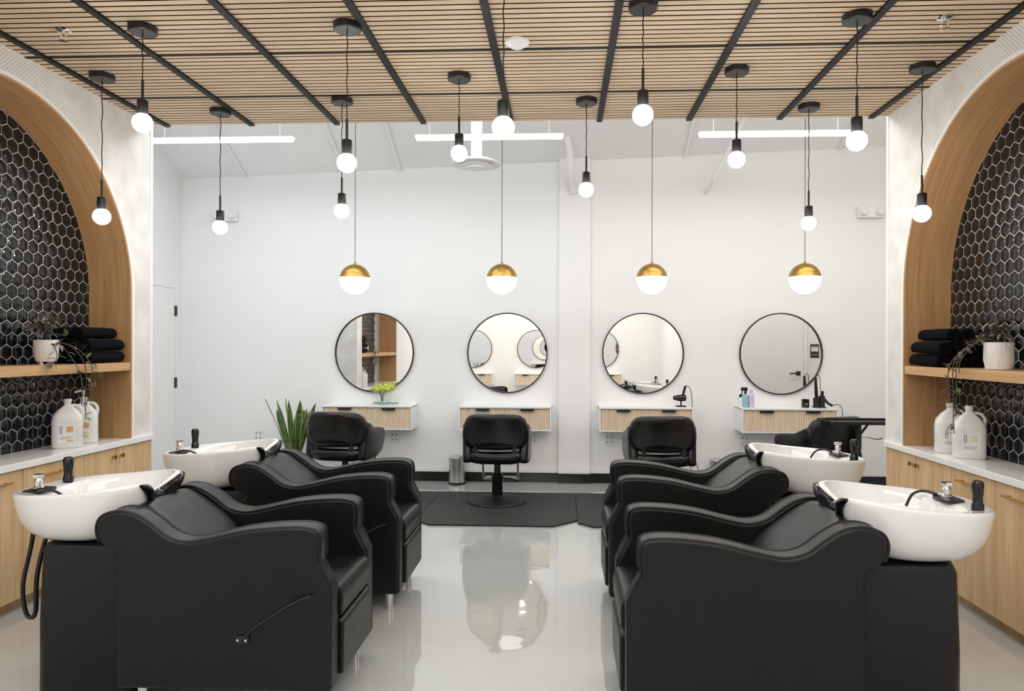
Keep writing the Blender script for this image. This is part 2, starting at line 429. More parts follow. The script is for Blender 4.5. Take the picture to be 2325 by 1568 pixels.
# ------------------------------------------------------------------ wall mirrors and cabinets
MX = [-2.02, -.581, .861, 2.301]
def wall_mirror(loc, rz):
    t = thing("wall_mirror", "round wall mirror with thin black metal frame", "mirror", loc, rz, "round station mirrors")
    fr = lathe([(.418, 0), (.430, 0), (.430, .03), (.418, .03), (.418, 0)], 96)
    P("mirror_frame", t, M_black, rot(fr, pi/2, 'X'), smooth=30)
    gl = lathe([(0, .002), (.4175, .002), (.4175, .014), (0, .014)], 96)
    P("mirror_glass", t, M_mirror, rot(gl, pi/2, 'X'), smooth=30)
    return t
m0 = wall_mirror((MX[0], YB, 1.38), 0)
for x in MX[1:]: dup(m0, (x, YB, 1.38))
for x in (-2.02, -.581, .861): dup(m0, (x, -1.0, 1.38), pi)

def wall_cabinet(loc):
    t = thing("wall_cabinet", "white floating cabinet with two fluted light wood drawers", "cabinet", loc, 0, "floating station cabinets")
    P("cabinet_body", t, M_white, [box(-.46, .46, -.29, -.001, .012, .235), box(-.475, .475, -.32, -.001, .232, .25), box(-.475, .475, -.315, -.001, 0, .014), box(-.475, -.46, -.315, -.001, .01, .24), box(.46, .475, -.315, -.001, .01, .24)], bevel=.0015)
    for s in (-1, 1):
        x0, x1 = sorted((s*.004, s*.457)); n = 19; pth = (x1-x0)/n; poly = [(x0, -.287)]
        for i in range(n):
            for a in (0.03, .12, .3, .5, .7, .88, .97):
                poly.append((x0+(i+a)*pth, -.294-.014*math.sin(pi*a)**.7))
        poly.append((x1, -.287))
        d = P("drawer", t, M_flute, prism(poly, 'z', .018, .226), smooth=35)
        xm = (x0+x1)/2
        P("handle", d, M_black, [box(xm-.07, xm+.07, -.328, -.302, .219, .224), box(xm-.07, xm+.07, -.328, -.324, .205, .224)])
    return t
c0 = wall_cabinet((MX[0], YB, .582))
for x in MX[1:]: dup(c0, (x, YB, .582))
for x in (-2.02, -.581, .861): dup(c0, (x, -1.0, .582), pi)

# ------------------------------------------------------------------ pendants
PD = [(-2.092, 3.419, 2.564), (-2.703, 4.018, 2.21), (-2.304, 4.649, 2.25), (-1.063, 3.434, 2.3585), (-1.417, 4.475, 2.322),
      (-.604, 4.105, 2.584), (-.251, 2.99, 2.387), (.1546, 4.543, 2.462), (.372, 3.282, 2.527), (.993, 4.072, 2.523),
      (1.617, 4.71, 2.267), (1.406, 3.44, 2.4425), (2.025, 4.073, 2.21)]
for i, (x, y, zb) in enumerate(PD):
    t = thing("pendant_light", "black pendant light with cord, socket and glowing round bulb", "lamp", (x, y, ZC), 0, "bare bulb pendants")
    d = zb-ZC
    P("canopy", t, M_black, lathe([(0, -.034), (.062, -.034), (.068, -.030), (.068, -.001), (0, -.001)], 40), smooth=30)
    ph = random.random()*6; n = 26; top, bot = -.034, d+.215
    P("cord", t, M_black, tube([(.0022*math.sin(ph+k*.9)*min(1, k/3, (n-k)/3), .002*math.cos(ph+k*.7)*min(1, k/3, (n-k)/3), top+(bot-top)*k/n) for k in range(n+1)], .0028, 6))
    P("socket", t, M_black, [lathe([(0, .215), (.0065, .215), (.0065, .118), (.012, .116), (.024, .112), (.026, .108), (.026, .045), (.024, .04), (0, .04)], 24, (0, 0, d))], smooth=35)
    pr_ = [(0, -.048)]+[(.048*math.sin(a), -.048*math.cos(a)) for a in [pi*k/16 for k in range(1, 13)]]+[(.022, .043), (.018, .052)]
    P("bulb", t, M_bulb, lathe(pr_, 24, (0, 0, d)), smooth=60)
for x in MX:
    y = 6.8; zt = zd(x, y)-.03; zb = 2.10; r = .147
    t = thing("globe_pendant", "globe pendant with gold upper half and opal white lower half", "lamp", (x, y, zt), 0, "gold and white globe pendants")
    d = zb-zt; eq = .12
    P("canopy", t, M_white, lathe([(0, -.02), (.05, -.02), (.05, .0), (0, .0)], 24), smooth=30)
    P("cord", t, M_black, cyl((0, 0, -.02), (0, 0, d+r+.02), .003, n=8))
    P("cap", t, M_gold, [lathe([((r+.001)*math.cos(eq+(pi/2-eq)*k/14), (r+.001)*math.sin(eq+(pi/2-eq)*k/14)) for k in range(15)], 48, (0, 0, d)), lathe([(.012, r-.004), (.012, r+.02), (0, r+.022)], 16, (0, 0, d))], smooth=50)
    P("shade", t, M_opal, lathe([(0, -r)]+[(r*math.cos(-pi/2+(pi/2+eq)*k/18), r*math.sin(-pi/2+(pi/2+eq)*k/18)) for k in range(1, 19)], 48, (0, 0, d)), smooth=50)
for xc in (-2.885, -.609, 1.739):
    t = thing("linear_light", "suspended white linear LED light fixture", "lamp", (xc, 5.85, 3.18), 0, "linear ceiling lights")
    P("housing", t, M_white, box(-.62, .62, -.03, .03, .012, .035), bevel=.003)
    P("diffuser", t, M_led, box(-.61, .61, -.022, .022, -.004, .0115), bevel=.003)
    for s in (-.5, .5): P("suspension_cable", t, M_white, cyl((s, 0, .035), (s, 0, zd(xc+s, 5.85)-3.18-.001), .002, n=6))
t = thing("air_diffuser", "round white ceiling air diffuser with concentric rings", "air vent", (-.766, 6.28, 3.03))
zt = zd(-.766, 6.28)-3.03-.03
P("vent_duct", t, M_deck, lathe([(.05, .06), (.05, zt), (0, zt)], 32), smooth=30)
P("vent_ring", t, M_white, [lathe([(.225, .045), (.228, .05), (.15, .085), (.10, .09), (.10, .08), (.225, .045)], 48), lathe([(.13, .025), (.16, .03), (.12, .06), (.09, .065), (.13, .025)], 48), lathe([(.0, .01), (.09, .012), (.085, .03), (0, .04)], 48)], smooth=30)
P("vent_core", t, M_grey, lathe([(0, .042), (.115, .042), (.115, .07), (0, .07)], 40), smooth=30)
t = P("smoke_detector", None, M_white, lathe([(0, -.03), (.03, -.032), (.045, -.022), (.062, -.012), (.065, 0), (0, 0)], 40), loc=(-.237, 3.67, ZC)); meta(t, "round white smoke detector on slatted wood ceiling", "smoke detector")
for x, y in ((-2.515, 3.44), (1.835, 3.48)):
    t = thing("fire_sprinkler", "chrome fire sprinkler head on slatted wood ceiling", "sprinkler", (x, y, ZC), 0, "ceiling sprinklers")
    P("escutcheon", t, M_chrome, lathe([(.034, 0), (.036, -.006), (.02, -.012), (0, -.012)], 24), smooth=30)
    P("sprinkler_head", t, M_chrome, [cyl((0, 0, -.012), (0, 0, -.03), .01, n=12), tube([(-.01, 0, -.025), (-.018, 0, -.04), (0, 0, -.056)], .003, 8), tube([(.01, 0, -.025), (.018, 0, -.04), (0, 0, -.056)], .003, 8), lathe([(0, -.06), (.022, -.058), (.022, -.055), (0, -.055)], 18)])
for x, z in ((-3.66, 2.86), (3.21, 2.86)):
    t = thing("emergency_light", "white twin-head emergency light on white wall", "emergency light", (x, YB, z), 0, "emergency lights")
    P("housing", t, M_white, box(-.13, .13, -.06, 0, -.06, .06), bevel=.008)
    for s in (-1, 1): P("lamp_head", t, M_plastic, rot(mv(lathe([(0, 0), (.04, 0), (.045, .02), (.03, .05), (0, .05)], 24), s*.085, -.0, .055), pi/2, 'X'))
for x, z in ((-1.80, .47), (-.31, .47), (.51, .46), (1.93, .46), (-3.3, .47)):
    t = thing("wall_outlet", "white electrical outlet plate on wall", "outlet", (x, YB, z), 0, "wall outlets")
    P("plate", t, M_plastic, box(-.05, .05, -.008, -.001, -.06, .06), bevel=.003)
    for sx in (-.022, .022):
        for zz in (-.028, .028): P("socket", t, M_grey, box(sx-.008, sx+.008, -.0095, -.008, zz-.009, zz+.009), smooth=0)

# ------------------------------------------------------------------ shampoo units
def shampoo(loc, rz):
    t = thing("shampoo_chair", "black leather backwash chair with white ceramic shampoo basin", "chair", loc, rz, "backwash shampoo chairs")
    W = .31
    top = cat([(.052, .60, 0), (.050, .70, 0), (.078, .738, 0), (.18, .744, 0), (.34, .728, 0), (.50, .692, 0), (.585, .680, 0), (.66, .698, 0), (.735, .752, 0), (.80, .788, 0), (.87, .797, 0), (.935, .775, 0), (.955, .725, 0), (.935, .665, 0), (.885, .632, 0)], 5)
    prof = [(0, .09), (0, .50)]+[(.02, .54)]+[(p.x, p.y) for p in top]+[(.87, .62), (.87, .09)]
    for s in (-1, 1):
        a, b_ = sorted((s*(W-.105), s*W))
        P("arm_panel", t, M_leather, prism(prof, 'y', a, b_), bevel=.020, seg=4)
        yo = s*(W-.004)
        P("piping", t, M_leather, [tube([(p.x, yo-s*.007, p.y-.004) for p in top[1:-6]], .0068, 8), tube([(p.x, s*(W-.099), p.y-.004) for p in top[1:-6]], .0068, 8),
                                   tube([(.006, yo-s*.007, .11), (.006, yo-s*.007, .50), (.026, yo-s*.007, .545), (.054, yo-s*.007, .60)], .0068, 8)], label=None)
    pr2 = cat([(-.012, .40, 0), (-.008, .46, 0), (.03, .487, 0), (.2, .478, 0), (.45, .46, 0), (.6, .47, 0), (.62, .36, 0), (.3, .34, 0), (.02, .35, 0)], 4, True)
    P("seat", t, M_leather, prism([(p.x, p.y) for p in pr2], 'y', -.204, .204), bevel=.02, seg=3)
    P("leg_rest", t, M_leather, [prism([(-.015, .12), (-.018, .33), (-.005, .345), (.05, .345), (.05, .12)], 'y', -.202, .202)], bevel=.014, seg=3)
    P("chair_frame", t, M_leather, box(.05, .86, -.204, .204, .10, .345), bevel=.01)
    sp_ = cat([(.40, .435, 0), (.50, .535, 0), (.60, .625, 0), (.70, .705, 0), (.78, .765, 0), (.825, .790, 0), (.855, .795, 0)], 5)
    under = cat([(.875, .775, 0), (.88, .72, 0), (.80, .62, 0), (.66, .49, 0), (.52, .38, 0)], 4)
    def wd(x): return .204 if x < .70 else .204-.035*((x-.70)/.18)**1.5
    rings = []
    for u in (-1, -.97, -.9, -.7, -.35, 0, .35, .7, .9, .97, 1):
        sh_ = {1: .022, .97: .009, .9: .002}.get(round(abs(u), 2), 0)
        rings.append([(p.x-sh_*.3, wd(p.x)*u, p.y-sh_) for p in sp_]+[(p.x, wd(p.x)*u, p.y+sh_*.3) for p in under])
    P("backrest", t, M_leather, loft(rings), smooth=50)
    def rr(x0, x1, y1, r, z):
        o = []
        for cx, cy, a0 in ((x1-r, y1-r, 0), (x0+r, y1-r, pi/2), (x0+r, -y1+r, pi), (x1-r, -y1+r, 1.5*pi)):
            for k in range(7): o.append((cx+r*math.cos(a0+k*pi/12), cy+r*math.sin(a0+k*pi/12), z))
        return o
    P("basin_pedestal", t, M_leather, loft([rr(.85, 1.272, .218, .06, .0), rr(.845, 1.278, .222, .06, .012), rr(.845, 1.278, .222, .06, .30), rr(.845, 1.27, .215, .06, .60), rr(.855, 1.26, .205, .055, .626)]), smooth=40)
    n = 96; cx, a, bb = 1.140, .318, .268; e = 2/2.7
    def pw(v, q): return math.copysign(abs(v)**q, v)
    def rim(j, sx=1, sy=1, shift=0, ng=1.):
        th = 2*pi*j/n; c_, s_ = math.cos(th), math.sin(th)
        x = pw(c_, e); y = pw(s_, e)*bb*(1-.08*max(0, x))*sy
        g = math.exp(-(y/.105)**2) if c_ < 0 else 0
        g *= min(1, max(0, -x*1.6))
        X = cx+shift+a*x*sx+.075*g*ng
        Z = .846-.020*x-.055*g + (.015*max(0, -x)*(1-g))
        return X, y, Z
    zb = .626
    spec = [(.34, .44, .03, 0, 0., 0), (.50, .60, .03, .0, .015, 0), (.68, .75, .02, .15, .09, 0), (.83, .865, .01, .45, .27, 0), (.925, .94, .005, .75, .50, 0), (.975, .978, 0, .95, .74, 0), (.996, .996, 0, 1, .90, 0),
            (1, 1, 0, 1, .97, 0), (.985, .985, 0, 1, 1.005, 0), (.95, .95, 0, 1, 1.01, 0), (.915, .92, 0, 1, 1., 0), (.78, .895, -.04, .9, .975, 0), (.755, .87, -.04, .85, .88, 0), (.72, .83, -.04, .7, .70, 0), (.64, .74, -.03, .4, .48, 0), (.46, .55, -.02, .1, .32, 0), (.15, .15, 0, 0, .26, 0)]
    rings = []
    for sx, sy, sh, ng, tz, _ in spec:
        ring = []
        for j in range(n):
            X, y, Z = rim(j, sx, sy, sh, ng)
            _, _, ZR = rim(j)
            ring.append((X, y, zb+(ZR-zb)*tz))
        rings.append(ring)
    bowl = P("basin", t, M_cer, loft(rings), smooth=70, subsurf=1, label="glossy white ceramic shampoo basin")
    P("drain", bowl, M_chrome, lathe([(0, .002), (.022, .002), (.025, 0), (0, 0)], 20, (1.14, 0, zb+.26*.22+.003)))
    rings = []
    pts = [rim(j) for j in range(n) if rim(j)[0] < cx and abs(rim(j)[1]) < .165]
    pts.sort(key=lambda p: p[1])
    for i, (X, y, Z) in enumerate(pts):
        f = max(.1, math.sin(pi*(i+.5)/len(pts))**.8)
        ring = []
        for k in range(16):
            an = 2*pi*k/16
            ring.append((X-.006+.019*math.cos(an)*(.6+.4*f), y, Z-.034*f+.042*f*math.sin(an)))
        rings.append(ring)
    P("neck_rest", bowl, M_blackgl, loft(rings), smooth=60, label="black gel neck rest")
    kz = .820; kx = -.012
    fa = P("faucet", bowl, M_chrome, [lathe([(.021, 0), (.021, .014), (.016, .018), (.016, .04), (.013, .044), (.012, .058), (0, .060)], 24, (1.375+kx, .08, kz+.008)),
                                  mv(lathe([(0, 0), (.022, 0), (.024, .005), (.022, .014), (0, .016)], 6), 1.375+kx, .08, kz+.062)], smooth=35, label="chrome mixer tap")
    P("faucet_base", fa, M_black, [prism([(1.335+kx, .03), (1.345+kx, .012), (1.41+kx, .012), (1.42+kx, .03), (1.42+kx, .115), (1.41+kx, .13), (1.345+kx, .13), (1.335+kx, .115)], 'z', kz, kz+.011),
                                   tube(cat([(1.36+kx, .12, kz+.015), (1.31+kx, .14, kz+.025), (1.26+kx, .13, kz+.012), (1.22+kx, .10, kz-.03)], 5), .006, 8)], smooth=40)
    P("spray_head", bowl, M_blackgl, [lathe([(.017, 0), (.022, .004), (.022, .03), (.018, .036), (.018, .06), (.021, .085), (.022, .11), (.016, .122), (0, .125)], 20, (1.375, -.12, kz-.003))], smooth=45)
    P("hose", t, M_blackgl, tube(cat([(1.33, .14, .72), (1.335, .16, .60), (1.36, .17, .45), (1.35, .17, .34), (1.325, .17, .31), (1.305, .17, .34), (1.30, .17, .48), (1.29, .14, .62), (1.27, .12, .68)], 6), .009, 8), label="black rubber hose loop")
    P("drain_pipe", t, M_chrome, tube([(1.26, -.05, .66), (1.31, -.05, .64), (1.31, -.05, .60)], .014, 10))
    P("recline_lever", t, M_black, [tube(cat([(.35, W+.010, .30), (.30, W+.02, .35), (.2, W+.022, .42), (.12, W+.022, .465), (.07, W+.022, .482)], 6), .0045, 8), box(.325, .375, W-.001, W+.008, .285, .315)])
    for bx in (.335, .367): P("bolt", t, M_chrome, cyl((bx, W+.008, .30), (bx, W+.014, .30), .005, n=12))
    for x in (.07, .79):
        for y in (-.25, .25):
            P("leg", t, M_chrome, lathe([(0, 0), (.019, 0), (.022, .092), (0, .092)], 20, (x, y, 0)), smooth=40, label="short chrome leg")
    return t
u0 = shampoo((.245, 2.945, 0), 0)
dup(u0, (.262, 4.15, 0), 0)
dup(u0, (-.90, 3.03, 0), pi)
dup(u0, (-.885, 4.13, 0), pi)

# ------------------------------------------------------------------ styling chairs
def styling(loc, rz):
    t = thing("styling_chair", "black leather hydraulic styling chair facing a round mirror", "chair", loc, rz, "styling chairs")
    P("base", t, M_base, lathe([(0, 0), (.27, 0), (.28, .006), (.272, .016), (.16, .030), (.07, .042), (.055, .06), (0, .06)], 56), smooth=40)
    P("pump_column", t, M_blackgl, [lathe([(.05, .05), (.05, .20), (.055, .21), (.055, .25), (.03, .26), (.03, .37), (0, .37)], 28), tube([(.03, .02, .21), (.14, .05, .2), (.2, .07, .17)], .008, 8)], smooth=40)
    P("seat_plate", t, M_black, [box(-.15, .15, -.13, .15, .36, .385)], bevel=.004)
    P("seat", t, M_leather2, loft([[(w*math.copysign(abs(math.cos(q))**.45, math.cos(q)), -.01+l*math.copysign(abs(math.sin(q))**.45, math.sin(q)), z) for q in [2*pi*k/48 for k in range(48)]] for w, l, z in ((.20, .20, .375), (.24, .25, .39), (.26, .268, .43), (.26, .268, .46), (.24, .245, .488), (.15, .16, .497))]), smooth=60)
    out = cat([(-.20, .515, 0), (-.270, .535, 0), (-.304, .62, 0), (-.290, .72, 0), (-.255, .795, 0), (-.18, .828, 0), (0, .834, 0), (.18, .828, 0), (.255, .795, 0), (.290, .72, 0), (.304, .62, 0), (.270, .535, 0), (.20, .515, 0), (0, .510, 0)], 4, True)
    cz0 = .68
    rings = []
    for sc_, yy in ((.80, -.200), (.94, -.208), (1, -.230), (1, -.268), (.95, -.292), (.80, -.300)):
        rings.append([(p.x*sc_, yy-.12*(p.y-.55)+1.25*(p.x*sc_)**2, cz0+(p.y-cz0)*sc_) for p in out])
    P("backrest", t, M_leather2, loft(rings), smooth=60)
    ap = cat([(-.20, .56, 0), (-.20, .68, 0), (-.17, .735, 0), (-.10, .715, 0), (.0, .672, 0), (.15, .655, 0), (.225, .635, 0), (.245, .58, 0), (.22, .50, 0), (.16, .43, 0), (0, .385, 0), (-.16, .38, 0), (-.225, .40, 0), (-.22, .47, 0)], 4, True)
    for s in (-1, 1):
        rings = []
        for sc_, xx in ((.86, .228), (.97, .234), (1, .252), (1, .286), (.97, .303), (.86, .310)):
            rings.append([(s*(xx-.15*max(0, -.12-p.x)), -.01+(p.x+.01)*sc_, .55+(p.y-.55)*sc_) for p in ap])
        P("armrest", t, M_leather2, loft(rings), smooth=60)
    P("back_support", t, M_black, [box(-.16, .16, -.255, -.20, .40, .43), box(-.19, -.15, -.255, -.235, .41, .54), box(.15, .19, -.255, -.235, .41, .54)], bevel=.004)
    P("footrest", t, M_steel, [tube([(s*.17, .16, .375), (s*.17, .30, .36), (s*.17, .38, .15), (s*.17, .40, .13)], .011, 10) for s in (-1, 1)]+[cyl((-.17, .40, .13), (.17, .40, .13), .013, n=12), box(-.15, .15, .36, .46, .14, .15)])
    return t
ZM = .0165
s0 = styling((-.593, 6.52, ZM), 0)
dup(s0, (-2.05, 6.60, ZM), -.14)
dup(s0, (.885, 6.45, ZM), .03)
c4 = dup(s0, (2.33, 6.50, ZM), .45)
dup(s0, (3.33, 6.45, ZM), .2)
def matobj(x):
    w = .664
    poly = [(-w, 5.90), (-w, 6.93), (w, 6.93), (w, 5.86), (w-.2, 5.66), (-w+.12, 5.66), (-w, 5.78)]
    o = P("floor_mat", None, M_rubber, prism([(p[0], p[1]-6.3) for p in poly], 'z', .0, .016), bevel=.004, seg=2, loc=(x, 6.3, 0))
    meta(o, "black anti-fatigue floor mat under a styling chair", "mat", "salon floor mats")
for x in (-1.86, -.53, .80, 2.13, 3.46): matobj(x)

# ------------------------------------------------------------------ trolley
t = thing("salon_trolley", "black salon tray cart on slim pedestal stand", "cart", (2.44, 5.92, ZM))
P("tray", t, M_black, [box(-.27, .27, -.15, .15, .815, .822), box(-.28, .28, -.16, -.148, .815, .840), box(-.28, .28, .148, .16, .815, .840), box(-.28, -.268, -.16, .16, .815, .840), box(.268, .28, -.16, .16, .815, .840)], bevel=.003)
P("stand", t, M_black, [cyl((0, 0, .06), (0, 0, .815), .017, n=14), cyl((0, 0, .60), (0, 0, .815), .024, n=14), tube([(-.05, 0, .80), (0, 0, .72)], .01, 8), tube([(.08, 0, .81), (0, 0, .70)], .01, 8)])
P("foot", t, M_black, [tube([(0, 0, .07), (.24*math.cos(a), .24*math.sin(a), .055)], .013, 8) for a in [2*pi*k/5 for k in range(5)]])
for k in range(5):
    a = 2*pi*k/5; P("caster", t, M_blackgl, rot(mv(lathe([(0, -.01), (.022, -.01), (.025, 0), (.022, .01), (0, .01)], 16), 0, 0, 0), pi/2, 'X'), loc=(.24*math.cos(a), .24*math.sin(a), .0255))
P("tool_hook", t, M_chrome, [tube([(.06, -.03, .70), (.12, -.08, .69), (.15, -.1, .705)], .004, 6), tube([(0, 0, .70), (.06, -.03, .70)], .004, 6)])

# ------------------------------------------------------------------ trash cans
def trash(loc):
    t = thing("trash_can", "small brushed steel pedal bin with black base on floor", "trash can", loc, 0, "steel pedal bins")
    P("bin_body", t, M_steel, lathe([(.088, .02), (.088, .265), (0, .265)], 36), smooth=30)
    P("bin_base", t, M_black, [lathe([(0, 0), (.092, 0), (.092, .022), (0, .022)], 36), box(-.02, .02, -.12, -.08, .004, .014)], smooth=30)
    P("lid", t, M_steel, lathe([(.091, .266), (.091, .278), (.07, .292), (.03, .300), (0, .301)], 36), smooth=40)
    return t
t0 = trash((-1.10, 7.40, 0)); dup(t0, (1.62, 7.38, 0))

# ------------------------------------------------------------------ plants
def leafp(p, d, nrm, L, W):
    p = Vector(p); d = Vector(d).normalized(); s = d.cross(Vector(nrm))
    if s.length < 1e-3: s = d.orthogonal()
    s.normalize(); n = s.cross(d)
    v = [p, p+d*L*.3+s*W*.5+n*W*.12, p+d*L*.65+s*W*.4-n*L*.05+n*W*.1, p+d*L-n*L*.18, p+d*L*.65-s*W*.4-n*L*.05+n*W*.1, p+d*L*.3-s*W*.5+n*W*.12, p+d*L*.33, p+d*L*.66-n*L*.06]
    return [tuple(q) for q in v], [(0, 1, 6), (0, 6, 5), (1, 2, 7, 6), (6, 7, 4, 5), (2, 3, 7), (7, 3, 4)]
def trailing(loc, potr, poth, dirx, trails, fluted):
    t = thing("potted_plant", "purple trailing wandering plant in %s white pot on oak shelf" % ("a ribbed" if fluted else "a footed"), "plant", loc, 0)
    if fluted:
        rings = []
        for r, z in ((.6, 0), (.85, .02), (1, .35), (.98, .8), (1, 1.0)):
            rings.append([(potr*r*(1+.012*math.cos(20*q+z*3))*math.cos(q), potr*r*(1+.012*math.cos(20*q+z*3))*math.sin(q), poth*z) for q in [2*pi*k/80 for k in range(80)]])
        P("pot", t, M_pot, loft(rings), smooth=60)
    else:
        P("pot", t, M_pot, [lathe([(0, .02), (potr*.75, .02), (potr*.9, poth*.3), (potr, poth), (potr*.93, poth), (potr*.9, poth*.9), (0, poth*.9)], 32)]+[cyl((potr*.55*math.cos(q), potr*.55*math.sin(q), 0), (potr*.6*math.cos(q), potr*.6*math.sin(q), .03), .008, n=8) for q in (0, pi/2, pi, 1.5*pi)], smooth=40)
    P("soil", t, M_soil, lathe([(0, poth*1.0), (potr*.9, poth*1.0), (potr*.9, poth*1.01), (0, poth*1.02)], 24))
    stems = []; lv = []; lg = []
    def addstem(pts):
        pts = cat(pts, 5); stems.append(tube(pts, .0025, 6))
        for i in range(2, len(pts), 1):
            d = Vector((random.gauss(0, 1), random.gauss(0, 1), random.gauss(0, .6)))
            if dirx > 0 and d.x > .0 and pts[i].z < 0: d.x *= -1
            if dirx < 0 and d.x < 0 and pts[i].z < 0: d.x *= -1
            if random.random() < .72: (lg if random.random() < .25 else lv).append(leafp(pts[i], d, (0, 0, 1), random.uniform(.04, .062), random.uniform(.020, .030)))
    for k in range(13):
        a = random.uniform(0, 2*pi); r = random.uniform(.05, .12); h = random.uniform(.03, .13)
        ex = r*math.cos(a)
        if dirx*ex > .06: ex = dirx*.06
        addstem([(0, 0, poth), (ex*.4, r*.4*math.sin(a), poth+h), (ex, r*math.sin(a), poth+h*.7)])
    for tr in trails: addstem([(0, 0, poth)]+tr)
    P("stem", t, M_stem, stems); P("foliage", t, [M_purple, M_green], lv+lg, mats=[0]*len(lv)+[1]*len(lg), smooth=60)
    return t
ed = XL+.035+3.10
trailing((-3.10, 4.10, 1.335), .068, .15, -1, [
    [(.10, .05, .12), (ed, .08, .03), (ed+.01, .10, -.08), (ed+.01, .09, -.20), (ed, .11, -.33)],
    [(.09, .0, .12), (ed, .02, .0), (ed+.015, .05, -.10), (ed+.01, .06, -.24)],
    [(.10, .10, .11), (ed, .14, .02), (ed+.01, .16, -.06), (ed+.01, .17, -.14)],
    [(.10, -.06, .10), (ed-.02, -.12, .03), (ed-.02, -.18, .02)]], False)
edr = XR-.035-2.38
trailing((2.38, 3.96, 1.335), .072, .150, 1, [
    [(-.08, .04, .17), (edr, .08, .06), (edr-.01, .10, -.02), (edr-.01, .09, -.16), (edr, .11, -.28), (edr, .10, -.36)],
    [(-.08, .06, .16), (edr, .12, .05), (edr-.015, .14, -.05), (edr-.01, .13, -.2)],
    [(-.10, .04, .16), (edr, .07, .04), (edr-.01, .06, -.1), (edr-.01, .07, -.25)],
    [(-.10, .0, .16), (edr, .03, .06), (edr-.01, .04, -.02)]], True)

t = thing("snake_plant", "tall green snake plant with yellow-edged leaves in pot", "plant", (-2.74, 7.12, 0))
P("pot", t, M_grey, lathe([(0, 0), (.13, 0), (.16, .26), (.15, .26), (.145, .24), (0, .24)], 36), smooth=40)
P("soil", t, M_soil, lathe([(0, .242), (.144, .242), (.144, .245), (0, .246)], 24))
lf = []; le = []
for k in range(18):
    a = random.uniform(0, 2*pi); tilt = random.uniform(.02, .26); H = random.uniform(.42, .68); W = random.uniform(.026, .038)
    if k < 3: a = (pi, 2.8, .1)[k]; tilt = (.32, .24, .24)[k]; H = (.70, .66, .62)[k]
    tw = random.uniform(0, pi)
    V = []; F = []; FE = []
    m = 10
    for i in range(m+1):
        s = i/m; r0 = .03+H*math.sin(tilt)*(s+.25*s*s)
        c = Vector((math.cos(a)*r0, math.sin(a)*r0, .24+H*math.cos(tilt)*s))
        w = W*(.75+.6*s-.2*s*s)*(1 if s < .75 else max(.02, 1-((s-.75)/.25)**1.6))
        dv = Vector((math.cos(tw+s*.5), math.sin(tw+s*.5), 0)); nn = Vector((-dv.y, dv.x, 0))
        V += [tuple(c-dv*w+nn*.008), tuple(c-dv*w*.78+nn*.005), tuple(c), tuple(c+dv*w*.78+nn*.005), tuple(c+dv*w+nn*.008)]
    for i in range(m):
        o = 5*i
        FE += [(o, o+1, o+6, o+5), (o+3, o+4, o+9, o+8)]; F += [(o+1, o+2, o+7, o+6), (o+2, o+3, o+8, o+7)]
    lf.append((V, F)); le.append((V, FE))
P("foliage", t, [M_snake, M_snakee], lf+le, mats=[0]*len(lf)+[1]*len(le), smooth=80)

ZS = .832+.0005
t = thing("flower_vase", "yellow-green hydrangea flowers in small clear glass vase", "flowers", (-1.90, 7.39, ZS))
P("vase", t, M_glass, lathe([(0, 0), (.032, 0), (.036, .01), (.03, .06), (.038, .11), (.035, .11), (.027, .06), (.032, .012), (0, .01)], 32), smooth=60)
P("stem", t, M_green, [tube([(0, 0, .015), (x*.3, y*.3, .10), (x, y, .17)], .003, 6) for x, y in ((-.06, 0), (.0, .03), (.07, 0), (.03, -.04), (-.03, -.04))])
bl = []
for cx_, cy_, cz_ in ((-.075, 0, .165), (-.02, .03, .185), (.045, -.01, .19), (.10, .0, .185), (.02, -.04, .165), (-.04, -.045, .16), (.07, -.04, .165)):
    for k in range(45):
        d = Vector((random.gauss(0, 1), random.gauss(0, 1), random.gauss(0, .9))).normalized()
        c = Vector((cx_, cy_, cz_))+Vector((d.x*.042, d.y*.042, d.z*.034))
        bl.append(leafp(c, d.orthogonal()+d*.4, d, .018, .016))
    bl.append(sphere((cx_, cy_, cz_), .036, 10, 6, (1, 1, .8)))
P("bloom", t, M_flower, bl, smooth=60)
t = thing("glass_chain", "teal glass decorative chain beside the vase", "decoration", (-1.84, 7.29, ZS))
lk = []
for k in range(7):
    x = -.10+.035*k; rr_ = .022
    ring = [(x+rr_*1.1*math.cos(q), .01*math.sin(k*2)+rr_*math.sin(q)*(.9 if k % 2 else .5), .010+(.010 if k % 2 else .004+.012*abs(math.sin(q)))) for q in [2*pi*j/16 for j in range(17)]]
    lk.append(tube(ring, .0075, 8))
P("chain_link", t, M_teal, lk, smooth=60)

# ------------------------------------------------------------------ tools on stations
def dryer(loc, rz, lab):
    t = thing("hair_dryer", lab, "hair dryer", loc, rz)
    P("stand", t, M_black, [box(-.05, .05, -.04, .04, 0, .012), cyl((0, .0, .012), (0, .0, .10), .008, n=10), tube([(.0+.035*math.cos(q), .035*math.sin(q), .10) for q in [2*pi*j/16 for j in range(17)]], .004, 6)], bevel=0)
    P("barrel", t, M_blackgl, [tf(lathe([(0, 0), (.028, 0), (.034, .01), (.034, .07), (.026, .10), (.022, .13), (.018, .13), (0, .12)], 24), Matrix.Translation((.05, 0, .09)) @ Matrix.Rotation(-pi/2, 4, 'Y'))], smooth=40)
    P("handle", t, M_black, [tube([(.015, 0, .10), (.03, 0, .16), (.045, 0, .215)], .014, 10)])
    return t
d0 = dryer((1.235, 7.36, ZS), 0, "black hair dryer resting on a small stand")
P("power_cord", d0, M_black, tube(cat([(.045, 0, .215), (.085, .0, .20), (.11, 0, .10), (.115, -.02, -.1), (.11, -.03, -.35), (.15, -.0, -.55), (.19, .05, -.68), (.14, .09, -.70), (.10, .12, -.55), (.10, .15, -.36)], 6), .0035, 6))
